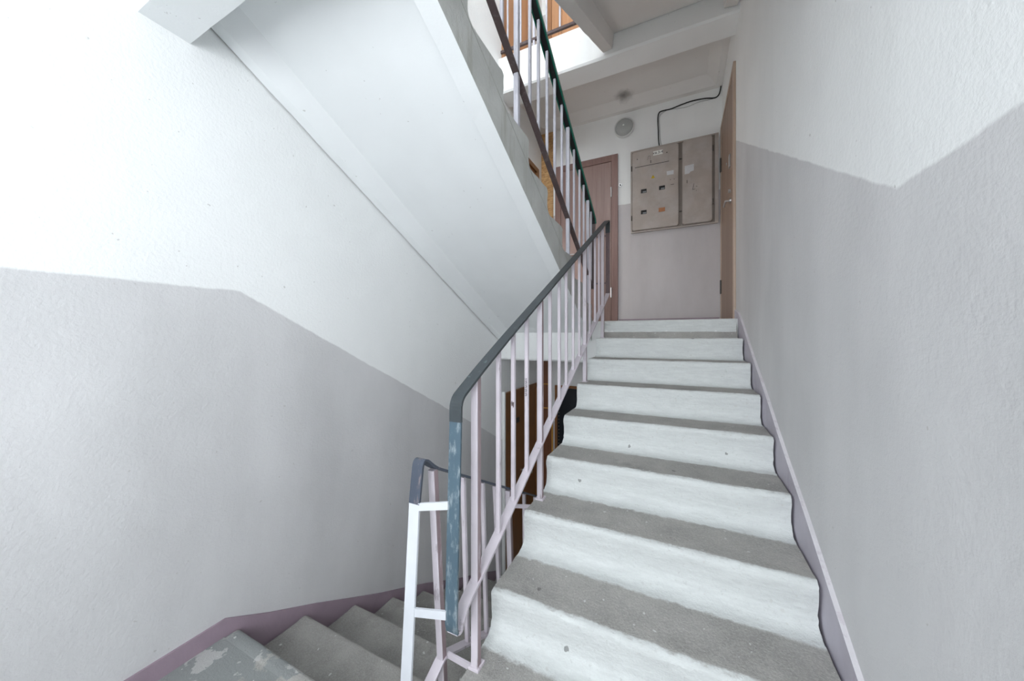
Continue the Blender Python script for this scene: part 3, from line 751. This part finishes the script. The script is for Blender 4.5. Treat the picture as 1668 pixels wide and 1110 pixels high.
# ------------------------------------------------------------------ meter cabinet
YC = YF - 0.055
cab = thing('meter_cabinet', 'beige steel electricity meter cabinet with two doors on the end wall', 'cabinet', (-0.07, YF, 1.262))
part('housing', bx(-0.540, 0.375, YC + 0.012, YF, 1.262, 2.245, 0.006), M['cabinet_dark'], cab)
bm = bmesh.new()
box(bm, -0.542, 0.380, YC + 0.004, YC + 0.016, 2.233, 2.250); box(bm, -0.542, 0.380, YC + 0.004, YC + 0.016, 1.255, 1.268)
box(bm, -0.545, -0.530, YC + 0.004, YC + 0.016, 1.268, 2.233); box(bm, 0.345, 0.380, YC + 0.004, YC + 0.016, 1.268, 2.233)
part('edge_frame', bm, M['cabinet'], cab)
def rpanel(x0, x1, z0, z1, y0, y1, r):
    pts = []
    for cx, cz, a in ((x1 - r, z1 - r, 0), (x0 + r, z1 - r, 90), (x0 + r, z0 + r, 180), (x1 - r, z0 + r, 270)):
        for k in range(5): pts.append((cx + r * math.cos(R(a + 22.5 * k)), cz + r * math.sin(R(a + 22.5 * k))))
    bm = prism_y(bmesh.new(), pts, y0, y1)
    es = [e for e in bm.edges if abs(e.verts[0].co.y - y0) < 1e-5 and abs(e.verts[1].co.y - y0) < 1e-5]
    bmesh.ops.bevel(bm, geom=es, offset=0.005, segments=2, affect='EDGES')
    return bm
dl = part('door', rpanel(-0.522, -0.018, 1.278, 2.222, YC - 0.020, YC + 0.012, 0.022), M['cabinet'], cab, 'wider left cabinet door with meter windows')
dr = part('door', rpanel(0.022, 0.318, 1.278, 2.225, YC - 0.020, YC + 0.012, 0.022), M['cabinet'], cab, 'narrow right cabinet door')
yf = YC - 0.020
def on(o, name, bm, m, label=None): return part(name, bm, m, o, label)
bm = bmesh.new(); g = 0.0045
box(bm, -0.490, -0.120, yf - 0.003, yf + 0.001, 2.036, 2.152, 0.002)
on(dl, 'access_flap', bm, M['cabinet'])
on(dl, 'flap_shadow_gap', bx(-0.492, -0.118, yf - 0.0012, yf + 0.001, 2.030, 2.036), M['iron'])
for x, z in ((-0.465, 2.128), (-0.14, 2.137)): on(dl, 'screw', cyl(bmesh.new(), (x, yf - 0.006, z), (x, yf, z), 0.006, 8), M['iron'])
on(dl, 'keyhole', bx(-0.318, -0.310, yf - 0.005, yf, 2.052, 2.085), M['iron'])
for cx, cz in ((-0.392, 1.735), (-0.192, 1.738), (-0.392, 1.483)):
    bm = bmesh.new(); w_, h_ = 0.032, 0.023
    box(bm, cx - w_, cx + w_, yf - 0.001, yf + 0.002, cz - h_, cz + h_)
    on(dl, 'meter_window', bm, M['dark'])
    on(dl, 'meter_face', bx(cx - w_ * .35, cx + w_ * .85, yf - 0.002, yf, cz - h_ * .85, cz - h_ * .05), M['meter_face'])
on(dl, 'window_card', bx(-0.228, -0.160, yf - 0.0025, yf, 1.458, 1.505), M['orange_sticker'])
bm = bmesh.new(); prism_y(bm, [(-0.312, 1.868), (-0.268, 1.868), (-0.290, 1.908)], yf - 0.0015, yf)
on(dl, 'warning_sign', bm, M['yellow'])
bm = bmesh.new(); yy = yf - 0.0025
for a_, b_ in (((-0.307, 1.8705), (-0.273, 1.8705)), ((-0.273, 1.8705), (-0.290, 1.902)), ((-0.290, 1.902), (-0.307, 1.8705))):
    cyl(bm, (a_[0], yy, a_[1]), (b_[0], yy, b_[1]), 0.0011, 4)
for a_, b_ in (((-0.288, 1.895), (-0.293, 1.884)), ((-0.293, 1.884), (-0.287, 1.884)), ((-0.287, 1.884), (-0.291, 1.874))):
    cyl(bm, (a_[0], yy, a_[1]), (b_[0], yy, b_[1]), 0.0011, 4)
on(dl, 'warning_bolt', bm, M['ink'])
on(dl, 'number_tag', bx(-0.288, -0.184, yf - 0.005, yf, 2.132, 2.182), M['white_tag'])
bm = text_mesh('кв.3-4', 0.042)
bm.transform(Matrix.Translation((-0.236, yf - 0.0056, 2.158)) @ Matrix.Rotation(R(90), 4, 'X'))
on(dl, 'tag_writing', bm, M['ink'])
bm = text_mesh('Л', 0.06, 0.0003)
bm.transform(Matrix.Translation((-0.335, yf - 0.0040, 2.115)) @ Matrix.Rotation(R(90), 4, 'X'))
on(dl, 'faint_letter', bm, M['cabinet_dark'])
on(dl, 'sticker', bx(-0.142, -0.068, yf - 0.0015, yf, 1.872, 1.918), M['paper'])
bm = bx(-0.118, -0.045, yf - 0.004, yf, 1.735, 1.825, 0.002); on(dl, 'lock_plate', bm, M['cabinet'])
on(dl, 'lock_slot', bx(-0.100, -0.064, yf - 0.0055, yf, 1.752, 1.757), M['iron'])
for x in (-0.103, -0.063): on(dl, 'screw', cyl(bmesh.new(), (x, yf - 0.006, 1.812), (x, yf, 1.812), 0.004, 8), M['iron'])
for x, z in ((-0.530, 1.43), (-0.530, 2.03)): on(dl, 'hinge', cyl(bmesh.new(), (x, yf + 0.004, z - 0.03), (x, yf + 0.004, z + 0.03), 0.006, 8), M['iron'])
for z in (1.43, 2.03): on(dr, 'latch', cyl(bmesh.new(), (-0.012, yf - 0.002, z), (0.016, yf - 0.002, z), 0.006, 10), M['iron'])
for z in (1.49, 2.08): on(dr, 'hinge', cyl(bmesh.new(), (0.326, yf, z - 0.03), (0.326, yf, z + 0.03), 0.006, 10), M['iron'])
on(dr, 'torn_sticker', prism_y(bmesh.new(), [(0.045, 1.845), (0.045, 1.938), (0.138, 1.945), (0.138, 1.872), (0.100, 1.864), (0.092, 1.846)], yf - 0.0015, yf), M['paper'])
on(dr, 'lock_plate', bx(0.030, 0.108, yf - 0.004, yf, 1.722, 1.825, 0.002), M['cabinet'])
on(dr, 'lock_slot', bx(0.066, 0.072, yf - 0.0056, yf, 1.738, 1.772), M['iron'])
bm = bmesh.new(); yy = yf - 0.001
for a_, b_ in (((0.138, 1.722), (0.125, 1.655)), ((0.125, 1.655), (0.150, 1.660)), ((0.160, 1.690), (0.172, 1.684)), ((0.160, 1.645), (0.164, 1.638))):
    cyl(bm, (a_[0], yy, a_[1]), (b_[0], yy, b_[1]), 0.0018, 5)
on(dr, 'scribble', bm, M['ink'])

# ------------------------------------------------------------------ cable, lamp, bell
yw = YF - 0.008
cp = [(-0.222, yw - 0.02, 2.245), (-0.232, yw, 2.33), (-0.236, yw, 2.45), (-0.240, yw, 2.60), (-0.225, yw, 2.665), (-0.18, yw, 2.675), (-0.10, yw, 2.672), (0.0, yw, 2.688), (0.12, yw, 2.700), (0.25, yw, 2.690), (0.345, yw, 2.668), (0.385, yw, 2.69), (0.400, yw - 0.01, 2.735), (0.405, yw - 0.01, 2.775)]
tag(link('cable', tube(smooth_path(cp), 0.0065), M['cable'], smooth=True), 'black cable rising from the meter cabinet to the ceiling corner', 'cable')
cp = [(-0.195, yw + 0.002, 2.245), (-0.215, yw + 0.002, 2.36), (-0.222, yw + 0.002, 2.5), (-0.222, yw + 0.002, 2.62), (-0.14, yw + 0.002, 2.668), (-0.02, yw + 0.002, 2.655), (0.08, yw + 0.002, 2.650), (0.19, yw + 0.002, 2.668), (0.33, yw + 0.002, 2.662)]
tag(link('wire', tube(smooth_path(cp), 0.003), M['thin_cable'], smooth=True), 'thin pale grey wire sagging under the black cable', 'cable')
LX, LZ = -0.622, 2.575
lamp = thing('wall_lamp', 'round bulkhead lamp with grey glass above the flat door', 'lamp', (LX, YF, LZ))
bm = bmesh.new(); cyl(bm, (LX, YF, LZ), (LX, YF - 0.045, LZ), 0.112, 40, 0.116)
part('base', bm, M['lamp_base'], lamp, smooth=False)
bm = bmesh.new(); prev = None; n = 40
for k in range(9):
    a_ = k / 8 * math.pi / 2; r = 0.104 * math.cos(a_); yv = YF - 0.046 - 0.055 * math.sin(a_)
    ring = [bm.verts.new((LX + max(r, 0.0005) * math.cos(2 * math.pi * i / n), yv, LZ + max(r, 0.0005) * math.sin(2 * math.pi * i / n))) for i in range(n)]
    if prev:
        for i in range(n): bm.faces.new((prev[i], prev[(i + 1) % n], ring[(i + 1) % n], ring[i]))
    else: bm.faces.new(ring)
    prev = ring
bm.faces.new(prev)
bb = bmesh.new(); bmesh.ops.create_uvsphere(bb, u_segments=16, v_segments=10, radius=0.028, matrix=Matrix.Translation((LX, YF - 0.075, LZ)))
part('bulb', bb, M['lamp_base'], lamp, smooth=True)
part('glass_cover', bm, M['lamp_glass'], lamp, smooth=True)
bm = bmesh.new()
prev = None
for (r, yv) in ((0.119, YF - 0.040), (0.119, YF - 0.052), (0.112, YF - 0.057), (0.104, YF - 0.052), (0.104, YF - 0.044)):
    ring = [bm.verts.new((LX + r * math.cos(2 * math.pi * i / n), yv, LZ + r * math.sin(2 * math.pi * i / n))) for i in range(n)]
    if prev:
        for i in range(n): bm.faces.new((prev[i], prev[(i + 1) % n], ring[(i + 1) % n], ring[i]))
    prev = ring
part('rim', bm, M['lamp_base'], lamp, smooth=True)
bell = thing('door_bell', 'small round bell push beside the reddish door frame', 'bell', (-0.672, YF, 1.885))
part('bell_base', cyl(bmesh.new(), (-0.672, YF, 1.885), (-0.672, YF - 0.014, 1.885), 0.022, 20, 0.019), M['steel'], bell)
part('button', cyl(bmesh.new(), (-0.672, YF - 0.012, 1.885), (-0.672, YF - 0.019, 1.885), 0.010, 14), M['ink'], bell)

bm = bmesh.new(); yy = 1.404 - TH / 2 - 0.0008; xx = XA
for i in range(9):
    z0 = -0.19 - i * 0.009
    for a_, b_ in (((-0.005, 0), (0.004, 0.003)), ((0.004, 0.003), (-0.001, -0.003)), ((-0.001, -0.003), (0.005, -0.005)))[: 2 + i % 2]:
        cyl(bm, (xx + a_[0], yy, z0 + a_[1]), (xx + b_[0], yy, z0 + b_[1]), 0.0009, 4)
part('ink_scrawl', bm, M['ink'], tA, 'black pen scrawl on a baluster')
bm = bmesh.new(); yy = 1.267 - TH / 2 - 0.0003
vs = [bm.verts.new((XA + a, yy, -0.275 + c)) for a, c in ((-0.006, 0.004), (-0.002, 0.014), (0.001, 0.006), (0.0065, 0.009), (0.006, -0.012), (0.003, -0.016), (0.0, -0.006), (-0.004, -0.010))]
f = bm.faces.new(vs); r = bmesh.ops.extrude_face_region(bm, geom=[f]); bmesh.ops.translate(bm, vec=(0, 0.0006, 0), verts=[v for v in r['geom'] if isinstance(v, bmesh.types.BMVert)])
part('paint_chip', bm, M['brown_bar'], tA, 'dark chip in the baluster paint')
